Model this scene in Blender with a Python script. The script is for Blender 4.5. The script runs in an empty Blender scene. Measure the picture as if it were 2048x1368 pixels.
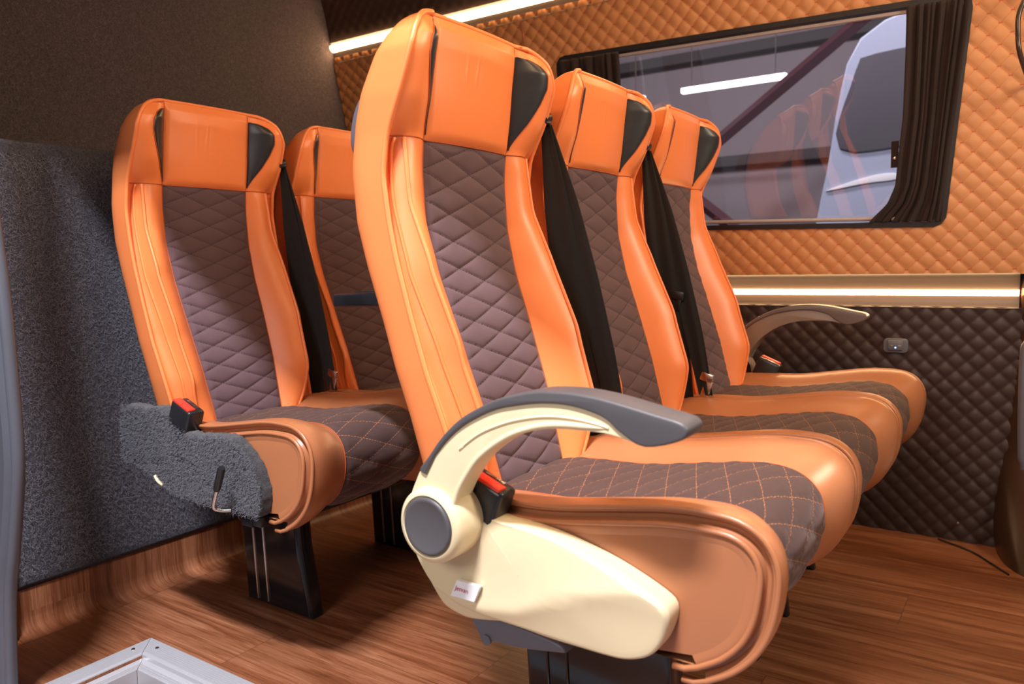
import bpy, bmesh, math, random
import numpy as np
from mathutils import Matrix, Vector

C = bpy.context.scene.collection
S = bpy.context.scene

# ------------------------------------------------------------------ camera
cam_d = bpy.data.cameras.new('camera')
cam = bpy.data.objects.new('camera', cam_d); C.objects.link(cam)
R3 = Matrix(((0.828, -0.040, 0.559), (0.560, 0.095, -0.823), (-0.020, 0.995, 0.101)))
q3 = R3.to_quaternion(); q3.normalize()
cam.matrix_world = Matrix.Translation((0, 0, 0.79)) @ q3.to_matrix().to_4x4()
cam_d.sensor_width = 36; cam_d.lens = 1548.67 / 2048 * 36
cam_d.clip_start = 0.02; cam_d.clip_end = 60
cam_d.dof.use_dof = True; cam_d.dof.focus_distance = 1.42; cam_d.dof.aperture_fstop = 5.6
S.camera = cam

# ------------------------------------------------------------------ world, lights, exposure
w = bpy.data.worlds.new('world'); S.world = w; w.use_nodes = True
bg = w.node_tree.nodes['Background']; bg.inputs[0].default_value = (0.72, 0.70, 0.74, 1); bg.inputs[1].default_value = 0.20
S.view_settings.view_transform = 'Standard'; S.view_settings.look = 'None'
S.view_settings.gamma = 1; S.view_settings.use_curve_mapping = False
S.view_settings.exposure = 0.0

def area(name, loc, target, sx, sy, power, col):
    d = bpy.data.lights.new(name, 'AREA'); d.shape = 'RECTANGLE'; d.size = sx; d.size_y = sy
    d.energy = power; d.color = col
    o = bpy.data.objects.new(name, d); C.objects.link(o); o.location = loc
    z = (Vector(loc) - Vector(target)).normalized()
    x = Vector((1, 0, 0)); y = z.cross(x).normalized(); x = y.cross(z).normalized()
    o.matrix_world = Matrix.Translation(loc) @ Matrix((x, y, z)).transposed().to_4x4()
    return o
# ceiling tubes of the hall outside the open sliding door, then an added soft fill
area('hall_light', (-0.15, -0.80, 3.95), (-0.80, 0.95, 0.4), 0.80, 0.20, 360, (0.92, 0.92, 1.0))
area('hall_fill_light', (-0.80, -1.7, 1.75), (-0.7, 0.8, 0.8), 1.2, 0.8, 28, (1.0, 0.93, 0.90))  # added fill for the near sides of the seats, no fixture
# added warm fills from roof and cab; glow of the lit strip over the sliding door
area('roof_lamp_light', (-0.15, 1.45, 1.95), (-0.62, 1.35, 0.4), 0.5, 0.12, 5, (1.0, 0.56, 0.25))  # added warm fill under the roof, no fixture
area('cab_lamp_light', (0.95, 1.55, 1.60), (-0.8, 1.2, 0.85), 0.5, 0.3, 22, (1.0, 0.82, 0.60))  # added frontal fill to brighten backrests and headrests
area('window_hall_light', (-1.9, 3.3, 3.3), (-1.9, 5.8, 1.2), 2.5, 0.4, 135, (0.95, 0.92, 1.0))
area('door_strip_light', (-0.40, 0.72, 1.56), (-0.6, 1.5, 0.8), 1.2, 0.03, 8, (1.0, 0.66, 0.38))

# ------------------------------------------------------------------ material helpers
class NT:
    def __init__(s, name):
        s.m = bpy.data.materials.new(name); s.m.use_nodes = True
        s.t = s.m.node_tree; s.b = s.t.nodes['Principled BSDF']
    def n(s, typ, **k):
        nd = s.t.nodes.new(typ)
        for a, v in k.items(): setattr(nd, a, v)
        return nd
    def l(s, a, b): s.t.links.new(a, b)
    def math(s, op, a, b=None, c=None):
        nd = s.n('ShaderNodeMath', operation=op)
        for i, v in enumerate((a, b, c)):
            if v is None: continue
            if isinstance(v, (int, float)): nd.inputs[i].default_value = v
            else: s.l(v, nd.inputs[i])
        return nd.outputs[0]
    def ramp(s, fac, stops):
        r = s.n('ShaderNodeValToRGB'); e = r.color_ramp.elements
        while len(e) < len(stops): e.new(0.5)
        for q, (p, c) in zip(e, stops): q.position = p; q.color = (*c, 1)
        s.l(fac, r.inputs[0]); return r.outputs[0]
    def noise(s, vec, scale, detail=4, rough=0.5, dist=0.0):
        nd = s.n('ShaderNodeTexNoise'); nd.inputs['Scale'].default_value = scale
        nd.inputs['Detail'].default_value = detail; nd.inputs['Roughness'].default_value = rough
        nd.inputs['Distortion'].default_value = dist
        if vec is not None: s.l(vec, nd.inputs['Vector'])
        return nd.outputs['Fac']
    def mix(s, fac, a, b):
        nd = s.n('ShaderNodeMix', data_type='RGBA')
        for i, v in ((0, fac), (6, a), (7, b)):
            if isinstance(v, (int, float)): nd.inputs[i].default_value = v
            elif isinstance(v, tuple): nd.inputs[i].default_value = (*v, 1)
            else: s.l(v, nd.inputs[i])
        return nd.outputs[2]
    def bump(s, h, strength, dist):
        nd = s.n('ShaderNodeBump'); nd.inputs['Strength'].default_value = strength
        nd.inputs['Distance'].default_value = dist; s.l(h, nd.inputs['Height'])
        s.l(nd.outputs[0], s.b.inputs['Normal']); return nd
    def obj(s): return s.n('ShaderNodeTexCoord').outputs['Object']
    def uv(s): return s.n('ShaderNodeTexCoord').outputs['UV']
    def set(s, **k):
        for a, v in k.items():
            i = s.b.inputs[a.replace('_', ' ')]
            if isinstance(v, tuple): i.default_value = (*v, 1)
            elif isinstance(v, (int, float)): i.default_value = v
            else: s.l(v, i)
        return s.m

def leather(name, col, rough=0.36, var=0.88):
    t = NT(name); o = t.obj()
    c = t.mix(t.noise(o, 9, 3), tuple(x * var for x in col), col)
    t.bump(t.noise(o, 900, 2), 0.10, 0.0006)
    return t.set(Base_Color=c, Roughness=rough)
def plastic(name, col, rough=0.4, metal=0.0, bump=0.05):
    t = NT(name); o = t.obj()
    c = t.mix(t.noise(o, 30, 2), tuple(x * 0.94 for x in col), col)
    if bump: t.bump(t.noise(o, 1400, 1), bump, 0.0004)
    return t.set(Base_Color=c, Roughness=rough, Metallic=metal)
def stitch_mask(t, a, b, wd, dash):
    """1 on the diamond stitch lines of a quilted surface whose UV is in metres"""
    sp = t.n('ShaderNodeSeparateXYZ'); t.l(t.uv(), sp.inputs[0])
    u = t.math('DIVIDE', sp.outputs[0], a); v = t.math('DIVIDE', sp.outputs[1], b)
    ms = []
    for op, op2 in (('ADD', 'SUBTRACT'), ('SUBTRACT', 'ADD')):
        p = t.math(op, u, v)
        d = t.math('ABSOLUTE', t.math('SUBTRACT', t.math('FRACT', t.math('ADD', p, 0.5)), 0.5))
        line = t.math('LESS_THAN', d, wd)
        q = t.math('FRACT', t.math('MULTIPLY', t.math(op2, u, v), dash))
        ms.append((line, t.math('LESS_THAN', q, 0.68), d))
    m = t.math('MAXIMUM', t.math('MULTIPLY', ms[0][0], ms[0][1]), t.math('MULTIPLY', ms[1][0], ms[1][1]))
    return m, ms[0][2], ms[1][2], u, v
def suede(name, base, thread):
    t = NT(name); o = t.obj()
    m, d1, d2, u, v = stitch_mask(t, 0.112, 0.043, 0.013, 9)
    n1 = t.noise(o, 26, 5, 0.62); n2 = t.noise(o, 900, 3)
    c = t.mix(n1, tuple(x * 0.72 for x in base), tuple(x * 1.22 for x in base))
    c = t.mix(t.math('MULTIPLY', n2, 0.35), c, tuple(x * 1.5 for x in base))
    c = t.mix(m, c, thread)
    t.bump(n2, 0.35, 0.0006)
    return t.set(Base_Color=c, Roughness=0.85, Sheen_Weight=0.16, Sheen_Roughness=0.4, Sheen_Tint=(0.75, 0.55, 0.5))
def quilt_leather(name, base, thread, a, b, rough=0.42):
    t = NT(name); o = t.obj()
    m, d1, d2, u, v = stitch_mask(t, a, b, 0.014, 10)
    # short ticks of thread at the knots
    mx = t.math('MAXIMUM', d1, d2)
    tick = t.math('LESS_THAN', mx, 0.11)
    fv = t.math('ABSOLUTE', t.math('SUBTRACT', t.math('FRACT', t.math('ADD', t.math('MULTIPLY', v, 2.0), 0.5)), 0.5))
    tick = t.math('MULTIPLY', tick, t.math('LESS_THAN', fv, 0.05))
    mm = t.math('MAXIMUM', m, tick)
    c = t.mix(t.noise(o, 12, 3), tuple(x * 0.88 for x in base), base)
    c = t.mix(mm, c, thread)
    t.bump(t.noise(o, 700, 3), 0.25, 0.0008)
    return t.set(Base_Color=c, Roughness=rough)
def carpet(name, dark, light, scale=1.0):
    t = NT(name); o = t.obj()
    warp = t.n('ShaderNodeTexNoise'); warp.inputs['Scale'].default_value = 70 * scale; t.l(o, warp.inputs['Vector'])
    ad = t.n('ShaderNodeVectorMath', operation='MULTIPLY_ADD'); t.l(warp.outputs['Color'], ad.inputs[0])
    ad.inputs[1].default_value = (0.035, 0.035, 0.035); t.l(o, ad.inputs[2])
    f1 = t.noise(ad.outputs[0], 120 * scale, 5, 0.8, 2.2)
    f2 = t.noise(o, 330 * scale, 3, 0.7, 2.0)
    big = t.noise(o, 5, 3)
    f = t.math('ADD', t.math('MULTIPLY', f1, 0.62), t.math('MULTIPLY', f2, 0.38))
    c = t.ramp(f, [(0.41, dark), (0.50, tuple(x * 0.45 + y * 0.55 for x, y in zip(light, dark))), (0.60, light)])
    c = t.mix(t.math('MULTIPLY', big, 0.4), c, dark)
    t.bump(f, 0.9, 0.006)
    return t.set(Base_Color=c, Roughness=1.0, Sheen_Weight=0.15)
def wood(name, axis):
    """wood-look vinyl planks; axis = index of the grain direction"""
    t = NT(name); o = t.obj()
    sp = t.n('ShaderNodeSeparateXYZ'); t.l(o, sp.inputs[0]); xyz = [sp.outputs[i] for i in range(3)]
    gx = xyz[0] if axis == 0 else t.math('SUBTRACT', xyz[2], xyz[0]); gy = xyz[1]
    PW = 0.178
    row = t.math('FLOOR', t.math('DIVIDE', gy, PW))
    sh = t.math('MULTIPLY', t.math('FRACT', t.math('MULTIPLY', row, 0.618)), 1.22)
    col = t.math('FLOOR', t.math('DIVIDE', t.math('ADD', gx, sh), 1.22))
    idn = t.math('ADD', t.math('MULTIPLY', row, 3.7), t.math('MULTIPLY', col, 9.1))
    cb = t.n('ShaderNodeCombineXYZ')
    t.l(t.math('ADD', t.math('MULTIPLY', gx, 1.6), idn), cb.inputs[0]); t.l(t.math('MULTIPLY', gy, 30), cb.inputs[1]); t.l(idn, cb.inputs[2])
    g1 = t.noise(cb.outputs[0], 1.5, 8, 0.64, 0.9)
    cb2 = t.n('ShaderNodeCombineXYZ')
    t.l(t.math('MULTIPLY', gx, 6.0), cb2.inputs[0]); t.l(t.math('MULTIPLY', gy, 240), cb2.inputs[1]); t.l(idn, cb2.inputs[2])
    g2 = t.noise(cb2.outputs[0], 2.0, 4, 0.7, 0.3)
    g = t.math('ADD', t.math('MULTIPLY', g1, 0.62), t.math('MULTIPLY', g2, 0.38))
    c = t.ramp(g, [(0.33, (0.080, 0.022, 0.008)), (0.44, (0.175, 0.055, 0.021)), (0.54, (0.285, 0.108, 0.050)), (0.68, (0.43, 0.20, 0.105))])
    wn = t.n('ShaderNodeTexWhiteNoise', noise_dimensions='1D'); t.l(idn, wn.inputs['W'])
    c = t.mix(t.math('MULTIPLY', wn.outputs['Value'], 0.28), c, (0.17, 0.062, 0.028))
    e1 = t.math('ABSOLUTE', t.math('SUBTRACT', t.math('FRACT', t.math('ADD', t.math('DIVIDE', gy, PW), 0.5)), 0.5))
    e2 = t.math('ABSOLUTE', t.math('SUBTRACT', t.math('FRACT', t.math('ADD', t.math('DIVIDE', t.math('ADD', gx, sh), 1.22), 0.5)), 0.5))
    seam = t.math('MAXIMUM', t.math('LESS_THAN', e1, 0.005), t.math('LESS_THAN', e2, 0.0008 if axis == 0 else -1.0))
    c = t.mix(t.math('MULTIPLY', seam, 0.55), c, (0.06, 0.02, 0.01))
    t.bump(g2, 0.12, 0.0012)
    return t.set(Base_Color=c, Roughness=t.math('ADD', t.math('MULTIPLY', g1, 0.22), 0.24))
def emit(name, col, strength):
    t = NT(name)
    return t.set(Base_Color=col, Emission_Color=col, Emission_Strength=strength)
def curtain_cloth(name, col):
    t = NT(name); o = t.obj()
    t.bump(t.noise(o, 700, 2), 0.3, 0.001)
    c = t.mix(t.noise(o, 60, 3), tuple(x * 0.8 for x in col), col)
    return t.set(Base_Color=c, Roughness=0.9, Sheen_Weight=0.04)

M = {}
M['leather'] = leather('orange_leather', (0.86, 0.242, 0.072), 0.38)
M['seat_leather'] = leather('tan_orange_leather', (0.42, 0.158, 0.066), 0.33)
M['black_leather'] = leather('black_leather', (0.022, 0.022, 0.026), 0.36)
M['seam'] = leather('orange_seam', (0.42, 0.085, 0.018), 0.6)
M['suede'] = suede('brown_suede', (0.090, 0.053, 0.062), (0.022, 0.010, 0.011))
M['cushion_suede'] = suede('brown_suede_orange_thread', (0.052, 0.025, 0.020), (0.32, 0.12, 0.045))
M['wall_orange'] = quilt_leather('orange_quilted_leather', (0.66, 0.295, 0.120), (0.52, 0.10, 0.03), 0.05, 0.05)
M['wall_brown'] = quilt_leather('brown_quilted_leather', (0.048, 0.028, 0.026), (0.040, 0.022, 0.020), 0.05, 0.05, 0.5)
M['ceiling_brown'] = quilt_leather('dark_brown_quilted_lining', (0.060, 0.030, 0.022), (0.05, 0.025, 0.02), 0.05, 0.05, 0.7)
M['carpet'] = carpet('charcoal_carpet', (0.008, 0.008, 0.012), (0.17, 0.166, 0.21))
M['carpet_upper'] = carpet('brown_grey_carpet', (0.022, 0.016, 0.018), (0.175, 0.128, 0.140))
M['fibre_grey'] = plastic('grey_carpet_fibre', (0.18, 0.173, 0.205), 0.9, 0, 0)
M['fibre_light'] = plastic('light_grey_carpet_fibre', (0.15, 0.15, 0.172), 0.9, 0, 0)
M['fibre_brown'] = plastic('brown_carpet_fibre', (0.19, 0.138, 0.150), 0.9, 0, 0)
M['carpet_flap'] = carpet('charcoal_carpet_flap', (0.006, 0.006, 0.008), (0.09, 0.09, 0.105), 0.9)
M['wood_floor'] = wood('wood_vinyl_floor', 0)
M['wood_up'] = wood('wood_vinyl_upright', 2)
M['cream'] = plastic('cream_plastic', (0.74, 0.61, 0.38), 0.42)
M['grey_pad'] = plastic('dark_grey_plastic', (0.082, 0.076, 0.080), 0.42)
M['taupe'] = plastic('taupe_plastic', (0.22, 0.165, 0.130), 0.35)  # armrest cream darkened, dimmer light at the window seat put into the colour
M['taupe_dark'] = plastic('dark_taupe_plastic', (0.13, 0.098, 0.088), 0.35)
M['grey_plate'] = plastic('grey_plastic', (0.12, 0.12, 0.145), 0.45)
M['black_plastic'] = plastic('black_plastic', (0.014, 0.014, 0.016), 0.32)
M['gloss_black'] = plastic('gloss_black_paint', (0.010, 0.010, 0.012), 0.13, 0, 0.02)
M['chrome'] = plastic('chrome', (0.62, 0.60, 0.58), 0.22, 1.0, 0)
M['red'] = plastic('red_plastic', (0.85, 0.045, 0.025), 0.3)
M['webbing'] = curtain_cloth('black_webbing', (0.008, 0.008, 0.0085))
M['curtain'] = curtain_cloth('dark_brown_curtain', (0.024, 0.012, 0.010))
M['alu'] = plastic('aluminium', (0.46, 0.46, 0.49), 0.32, 0.25, 0)
M['rubber'] = plastic('grey_rubber', (0.09, 0.095, 0.115), 0.38)
M['trim_taupe'] = plastic('taupe_trim', (0.050, 0.035, 0.029), 0.42)
M['pillar_brown'] = plastic('dark_brown_pillar', (0.045, 0.022, 0.014), 0.28)
M['silver_rail'] = plastic('silver_rail', (0.50, 0.44, 0.43), 0.35, 0.2, 0)
M['black_rubber'] = plastic('black_window_rubber', (0.015, 0.013, 0.014), 0.5)
M['led'] = emit('warm_light_strip', (1.0, 0.61, 0.30), 36)
M['blue_led'] = emit('blue_indicator', (0.10, 0.25, 1.0), 14)
M['sticker'] = plastic('white_sticker', (0.90, 0.90, 0.92), 0.3)
M['sticker_ink'] = plastic('red_ink', (0.55, 0.05, 0.10), 0.5)
M['hall_wall'] = plastic('hall_wall_paint', (0.36, 0.30, 0.31), 0.9, 0, 0)
M['hall_beam'] = plastic('hall_beam_paint', (0.10, 0.085, 0.085), 0.8, 0, 0)
M['brace_red'] = plastic('maroon_brace_paint', (0.075, 0.020, 0.030), 0.6, 0, 0)
M['tube_white'] = emit('white_light_tube', (0.93, 0.95, 1.0), 6)
M['van_paint'] = plastic('pale_blue_van_paint', (0.42, 0.46, 0.58), 0.25, 0, 0)
M['van_glass'] = plastic('dark_van_glass', (0.11, 0.10, 0.115), 0.12, 0, 0)

g = NT('tinted_window_glass')
for nd in list(g.t.nodes):
    if nd.type == 'BSDF_PRINCIPLED': g.t.nodes.remove(nd)
out = [n for n in g.t.nodes if n.type == 'OUTPUT_MATERIAL'][0]
tr = g.n('ShaderNodeBsdfTransparent'); tr.inputs[0].default_value = (0.60, 0.56, 0.58, 1)
gl = g.n('ShaderNodeBsdfGlossy'); gl.inputs['Roughness'].default_value = 0.012
lw = g.n('ShaderNodeFresnel'); lw.inputs[0].default_value = 1.75
mx = g.n('ShaderNodeMixShader'); g.l(g.math('MULTIPLY', lw.outputs[0], 1.6), mx.inputs[0])
g.l(tr.outputs[0], mx.inputs[1]); g.l(gl.outputs[0], mx.inputs[2]); g.l(mx.outputs[0], out.inputs[0])
M['glass'] = g.m

# ------------------------------------------------------------------ mesh helpers
class MB:
    """collects pieces into one mesh"""
    def __init__(s): s.v = []; s.f = []; s.uv = {}; s.n = 0
    def add(s, v, f, uv=None):
        v = np.asarray(v, float).reshape(-1, 3)
        if uv is not None:
            for i, q in enumerate(np.asarray(uv).reshape(-1, 2)): s.uv[s.n + i] = (float(q[0]), float(q[1]))
        s.v.append(v); s.f += [tuple(int(i) + s.n for i in p) for p in f]; s.n += len(v)
        return s
    def grid(s, P, uv=None, cu=False, cv=False, keep=None):
        P = np.asarray(P, float); nu, nv = P.shape[:2]; f = []
        for i in range(nu if cu else nu - 1):
            for j in range(nv if cv else nv - 1):
                if keep is not None and not keep[i, j]: continue
                i2 = (i + 1) % nu; j2 = (j + 1) % nv
                f.append((i * nv + j, i2 * nv + j, i2 * nv + j2, i * nv + j2))
        return s.add(P.reshape(-1, 3), f, None if uv is None else np.asarray(uv).reshape(-1, 2))
    def tube(s, pts, r, closed=False, res=8, cap=True):
        p = np.asarray(pts, float); n = len(p)
        if np.isscalar(r): r = np.full(n, r)
        t = (np.roll(p, -1, 0) - np.roll(p, 1, 0)) if closed else np.gradient(p, axis=0)
        t /= np.linalg.norm(t, axis=1)[:, None] + 1e-12
        a = np.array([0, 0, 1.0]) if abs(t[0][2]) < 0.9 else np.array([1.0, 0, 0])
        u = np.cross(t[0], a); u /= np.linalg.norm(u); ring = []
        for i in range(n):
            u = u - t[i] * (u @ t[i]); u /= np.linalg.norm(u) + 1e-12; vv = np.cross(t[i], u)
            th = np.linspace(0, 2 * math.pi, res, endpoint=False)
            ring.append(p[i] + r[i] * (np.cos(th)[:, None] * u + np.sin(th)[:, None] * vv))
        base = s.n
        s.grid(np.array(ring), cu=closed, cv=True)
        if cap and not closed:
            s.f.append(tuple(base + k for k in range(res))); s.f.append(tuple(base + (n - 1) * res + k for k in reversed(range(res))))
        return s
    def bm(s, b):
        b.verts.ensure_lookup_table(); idx = {v: i for i, v in enumerate(b.verts)}
        s.add([v.co[:] for v in b.verts], [[idx[v] for v in f.verts] for f in b.faces]); b.free(); return s
    def prism(s, outline, y0, y1, bevel=0.003, seg=3):
        """outline in x,z; extruded along y"""
        b = bmesh.new(); vs = [b.verts.new((x, y0, z)) for x, z in outline]
        f = b.faces.new(vs); r = bmesh.ops.extrude_face_region(b, geom=[f])
        top = [e for e in r['geom'] if isinstance(e, bmesh.types.BMVert)]
        for v in top: v.co.y = y1
        bmesh.ops.recalc_face_normals(b, faces=b.faces)
        if bevel:
            ed = [e for e in b.edges if abs(e.verts[0].co.y - e.verts[1].co.y) < 1e-7]
            bmesh.ops.bevel(b, geom=ed, offset=bevel, segments=seg, affect='EDGES', profile=0.5, clamp_overlap=True)
        return s.bm(b)
    def box(s, c, d, rot=(0, 0, 0), bevel=0.0, seg=2, taper=None):
        b = bmesh.new(); bmesh.ops.create_cube(b, size=1)
        for v in b.verts:
            if taper and v.co.z > 0: v.co.x *= taper[0]; v.co.y *= taper[1]
            v.co = Vector((v.co.x * d[0], v.co.y * d[1], v.co.z * d[2]))
        if bevel: bmesh.ops.bevel(b, geom=b.edges[:], offset=bevel, segments=seg, affect='EDGES', profile=0.5, clamp_overlap=True)
        from mathutils import Euler
        mt = Matrix.Translation(c) @ Euler([math.radians(a) for a in rot]).to_matrix().to_4x4()
        b.transform(mt); return s.bm(b)
    def lathe(s, prof, c, axis, res=40):
        """prof: list of (radius, offset along axis)"""
        ax = Vector(axis).normalized(); u = ax.orthogonal().normalized(); v = ax.cross(u); P = []
        for r, h in prof:
            P.append([tuple(Vector(c) + ax * h + (u * math.cos(a) + v * math.sin(a)) * r) for a in np.linspace(0, 2 * math.pi, res, endpoint=False)])
        return s.grid(np.array(P), cv=True)
    def build(s, name, mat, parent=None, smooth=True, angle=38, origin=None):
        me = bpy.data.meshes.new(name); V = np.concatenate(s.v) if s.v else np.zeros((0, 3))
        if origin is not None: V = V - np.array(origin)
        me.from_pydata(V.tolist(), [], s.f); me.update()
        if s.uv:
            ul = me.uv_layers.new(name='UVMap'); li = np.zeros(len(me.loops), int); me.loops.foreach_get('vertex_index', li)
            arr = np.zeros((s.n, 2))
            for k, q in s.uv.items(): arr[k] = q
            ul.data.foreach_set('uv', arr[li].ravel())
        b = bmesh.new(); b.from_mesh(me); bmesh.ops.recalc_face_normals(b, faces=b.faces); b.to_mesh(me); b.free()
        me.materials.append(M[mat] if isinstance(mat, str) else mat)
        if smooth:
            me.shade_smooth()
            if angle: me.set_sharp_from_angle(angle=math.radians(angle))
        o = bpy.data.objects.new(name, me); C.objects.link(o)
        if origin is not None and parent is None: o.location = origin
        if parent is not None: o.parent = parent
        return o

def cr(pts, n=8, closed=False):
    """Catmull-Rom through points"""
    p = np.asarray(pts, float); m = len(p); out = []
    for i in range(m if closed else m - 1):
        if closed: a, b, c, d = p[i - 1], p[i], p[(i + 1) % m], p[(i + 2) % m]
        else: a, b, c, d = p[max(i - 1, 0)], p[i], p[i + 1], p[min(i + 2, m - 1)]
        for t in np.linspace(0, 1, n, endpoint=False):
            out.append(0.5 * ((2 * b) + (c - a) * t + (2 * a - 5 * b + 4 * c - d) * t * t + (3 * b - 3 * c + d - a) * t ** 3))
    if not closed: out.append(p[-1])
    return np.array(out)
def resample(pts, n, closed=False):
    p = np.asarray(pts, float)
    if closed: p = np.vstack([p, p[:1]])
    d = np.concatenate([[0], np.cumsum(np.linalg.norm(np.diff(p, axis=0), axis=1))])
    s = np.linspace(0, d[-1], n + 1)[:-1] if closed else np.linspace(0, d[-1], n)
    return np.stack([np.interp(s, d, p[:, k]) for k in range(p.shape[1])], 1)
def sampler(xs, ys, w=9):
    xs = np.array(xs, float); g = np.linspace(xs[0], xs[-1], 400); y = np.interp(g, xs, ys)
    k = np.ones(w) / w
    for _ in range(2):
        e = np.concatenate([2 * y[0] - y[w:0:-1], y, 2 * y[-1] - y[-2:-w - 2:-1]]); y = np.convolve(e, k, 'same')[w:-w]
    return lambda z: np.interp(z, g, y)
def quilt(u, v, a, b, k=0.5):
    p, q = u / a + v / b, u / a - v / b
    return (np.abs(np.sin(math.pi * p)) * np.abs(np.sin(math.pi * q))) ** k
def tag(o, label=None, cat=None, group=None, kind=None):
    for k, v in (('label', label), ('category', cat), ('group', group), ('kind', kind)):
        if v: o[k] = v
    return o
def empty(name, loc, label, cat, group=None):
    o = bpy.data.objects.new(name, None); C.objects.link(o); o.location = loc; o.empty_display_size = 0.05
    return tag(o, label, cat, group)
def copy_tree(o, parent=None):
    c = o.copy(); C.objects.link(c); c.parent = parent
    for ch in list(kids.get(o.name, [])): copy_tree(ch, c)
    return c
kids = {}
def scan():
    kids.clear()
    for o in C.objects:
        if o.parent: kids.setdefault(o.parent.name, []).append(o)

def add_pile(obj, n, frame, mat, seed=1, ln=.011, wd=.00075, lift=.0022):
    """short curly fibres standing on a carpet, in the carpet's own mesh; frame(rs, n) -> origins, normals, u, v"""
    rs = np.random.RandomState(seed); O, N, U, V = frame(rs, n); a = rs.uniform(0, 2 * math.pi, n); k = rs.normal(0, 1.5, n); L = ln * rs.uniform(.5, 1.3, n)
    P = O.copy(); rows = []; steps = 4
    for i in range(steps + 1):
        f_ = i / steps; ang = a + k * f_; d = U * np.cos(ang)[:, None] + V * np.sin(ang)[:, None]; w_ = np.cross(N, d) * (wd * (1.1 - .5 * f_)) / 2
        h = N * (lift * np.sin(math.pi * min(1, f_ * .9 + .05)) * rs.uniform(.5, 1.2, n))[:, None]
        rows += [P + h - w_, P + h + w_]; P = P + d * (L / steps)[:, None]
    W = np.stack(rows, 1).reshape(-1, 3); me = obj.data; nv = len(me.vertices)
    old = np.zeros(nv * 3); me.vertices.foreach_get('co', old); oldf = [tuple(p.vertices) for p in me.polygons]
    m_ = 2 * (steps + 1); base = np.arange(n)[:, None] * m_ + nv
    F = np.concatenate([base + np.array([2 * i, 2 * i + 1, 2 * i + 3, 2 * i + 2]) for i in range(steps)])
    nm = bpy.data.meshes.new(me.name + '_pile'); nm.from_pydata(np.vstack([old.reshape(-1, 3), W]).tolist(), [], oldf + F.tolist())
    nm.materials.append(me.materials[0]); nm.materials.append(M[mat])
    mi = np.zeros(len(nm.polygons), int); mi[len(oldf):] = 1; nm.polygons.foreach_set('material_index', mi); nm.shade_smooth(); nm.update(); obj.data = nm
def plane_frame(o, u, v, nrm):
    def fr(rs, n):
        O = np.array(o) + np.array(u) * rs.rand(n, 1) + np.array(v) * rs.rand(n, 1); uu = np.array(u) / np.linalg.norm(u); vv = np.array(v) / np.linalg.norm(v)
        return O, np.tile(nrm, (n, 1)).astype(float), np.tile(uu, (n, 1)), np.tile(vv, (n, 1))
    return fr

# ------------------------------------------------------------------ side wall shape (van body leans inwards at the top)
wall_y = sampler([0, .30, .65, .90, 1.35, 1.65, 1.72], [2.41, 2.42, 2.40, 2.36, 2.30, 2.232, 2.205], 25)
REAR = -2.35; FRONT = 0.12

def wall_band(name, z0, z1, mat, depth, hole=None, x0=REAR, x1=FRONT, inset=0.0):
    step = 0.0042
    nx = int((x1 - x0) / step); nz = int((z1 - z0) / step)
    xs = np.linspace(x0, x1, nx); zs = np.linspace(z0, z1, nz); X, Z = np.meshgrid(xs, zs)
    Hq = quilt(X, Z, 0.05, 0.05, 0.30); Y = wall_y(Z) - inset - depth * Hq
    keep = None
    if hole is not None:
        xc = (X[:-1, :-1] + X[1:, 1:]) / 2; zc = (Z[:-1, :-1] + Z[1:, 1:]) / 2; keep = ~hole(xc, zc)
    m = MB(); m.grid(np.stack([X, Y, Z], -1), np.stack([X, Z], -1), keep=keep)
    return m.build(name, mat, angle=None)

# window opening (a slightly sheared rounded rectangle on the wall)
WZ0, WZ1 = 0.885, 1.452
def win_xy(s_, t_):  # s: 0..1 along x, t: 0..1 up
    xl = -1.340; xr = -0.212 + 0.052 * t_
    zb = 0.8975 - 0.030 * s_; zt = 1.458 - 0.030 * s_
    return xl + (xr - xl) * s_, zb + (zt - zb) * t_
def win_outline(inset=0.0, rad=0.03, n=8):
    L_, H_ = 1.13, 0.56; pts = []
    for cx, cz, a0 in ((L_ - rad, rad, -90), (L_ - rad, H_ - rad, 0), (rad, H_ - rad, 90), (rad, rad, 180)):
        for a in np.linspace(a0, a0 + 90, n):
            x = cx + (rad) * math.cos(math.radians(a)); z = cz + rad * math.sin(math.radians(a))
            x = L_ / 2 + (x - L_ / 2) * (1 - 2 * inset / L_); z = H_ / 2 + (z - H_ / 2) * (1 - 2 * inset / H_)
            pts.append(win_xy(x / L_, z / H_))
    return resample(np.array(pts), 160, True)
def in_hole(X, Z):
    s_ = (X + 1.340) / (1.128 + 0.052 * (Z - 0.885) / 0.56); t_ = (Z - (0.8975 - 0.030 * s_)) / (0.5605 + 0.0 * s_)
    return (s_ > 0.006) & (s_ < 0.994) & (t_ > 0.012) & (t_ < 0.988)

# ------------------------------------------------------------------ structure
# floor: an L around the step well
def floor_mesh():
    m = MB(); z = 0.0
    def slab(x0, x1, y0, y1): m.box(((x0 + x1) / 2, (y0 + y1) / 2, -0.02), (x1 - x0, y1 - y0, 0.04))
    slab(-1.83, -1.50, 0.30, 0.835); slab(-1.83, 0.75, 0.835, 2.44)
    return m
tag(floor_mesh().build('floor', 'wood_floor', smooth=False), kind='structure')
# lower step of the doorway
m = MB(); m.box((-0.5, 0.55, -0.20), (1.98, 0.56, 0.03)); tag(m.build('floor_step', 'wood_floor', smooth=False), kind='structure')
m = MB(); m.box((-0.5, 0.845, -0.11), (1.98, 0.02, 0.14)).box((-1.51, 0.55, -0.11), (0.02, 0.56, 0.14)); tag(m.build('trim_1', 'wood_up', smooth=False), kind='structure')
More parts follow.
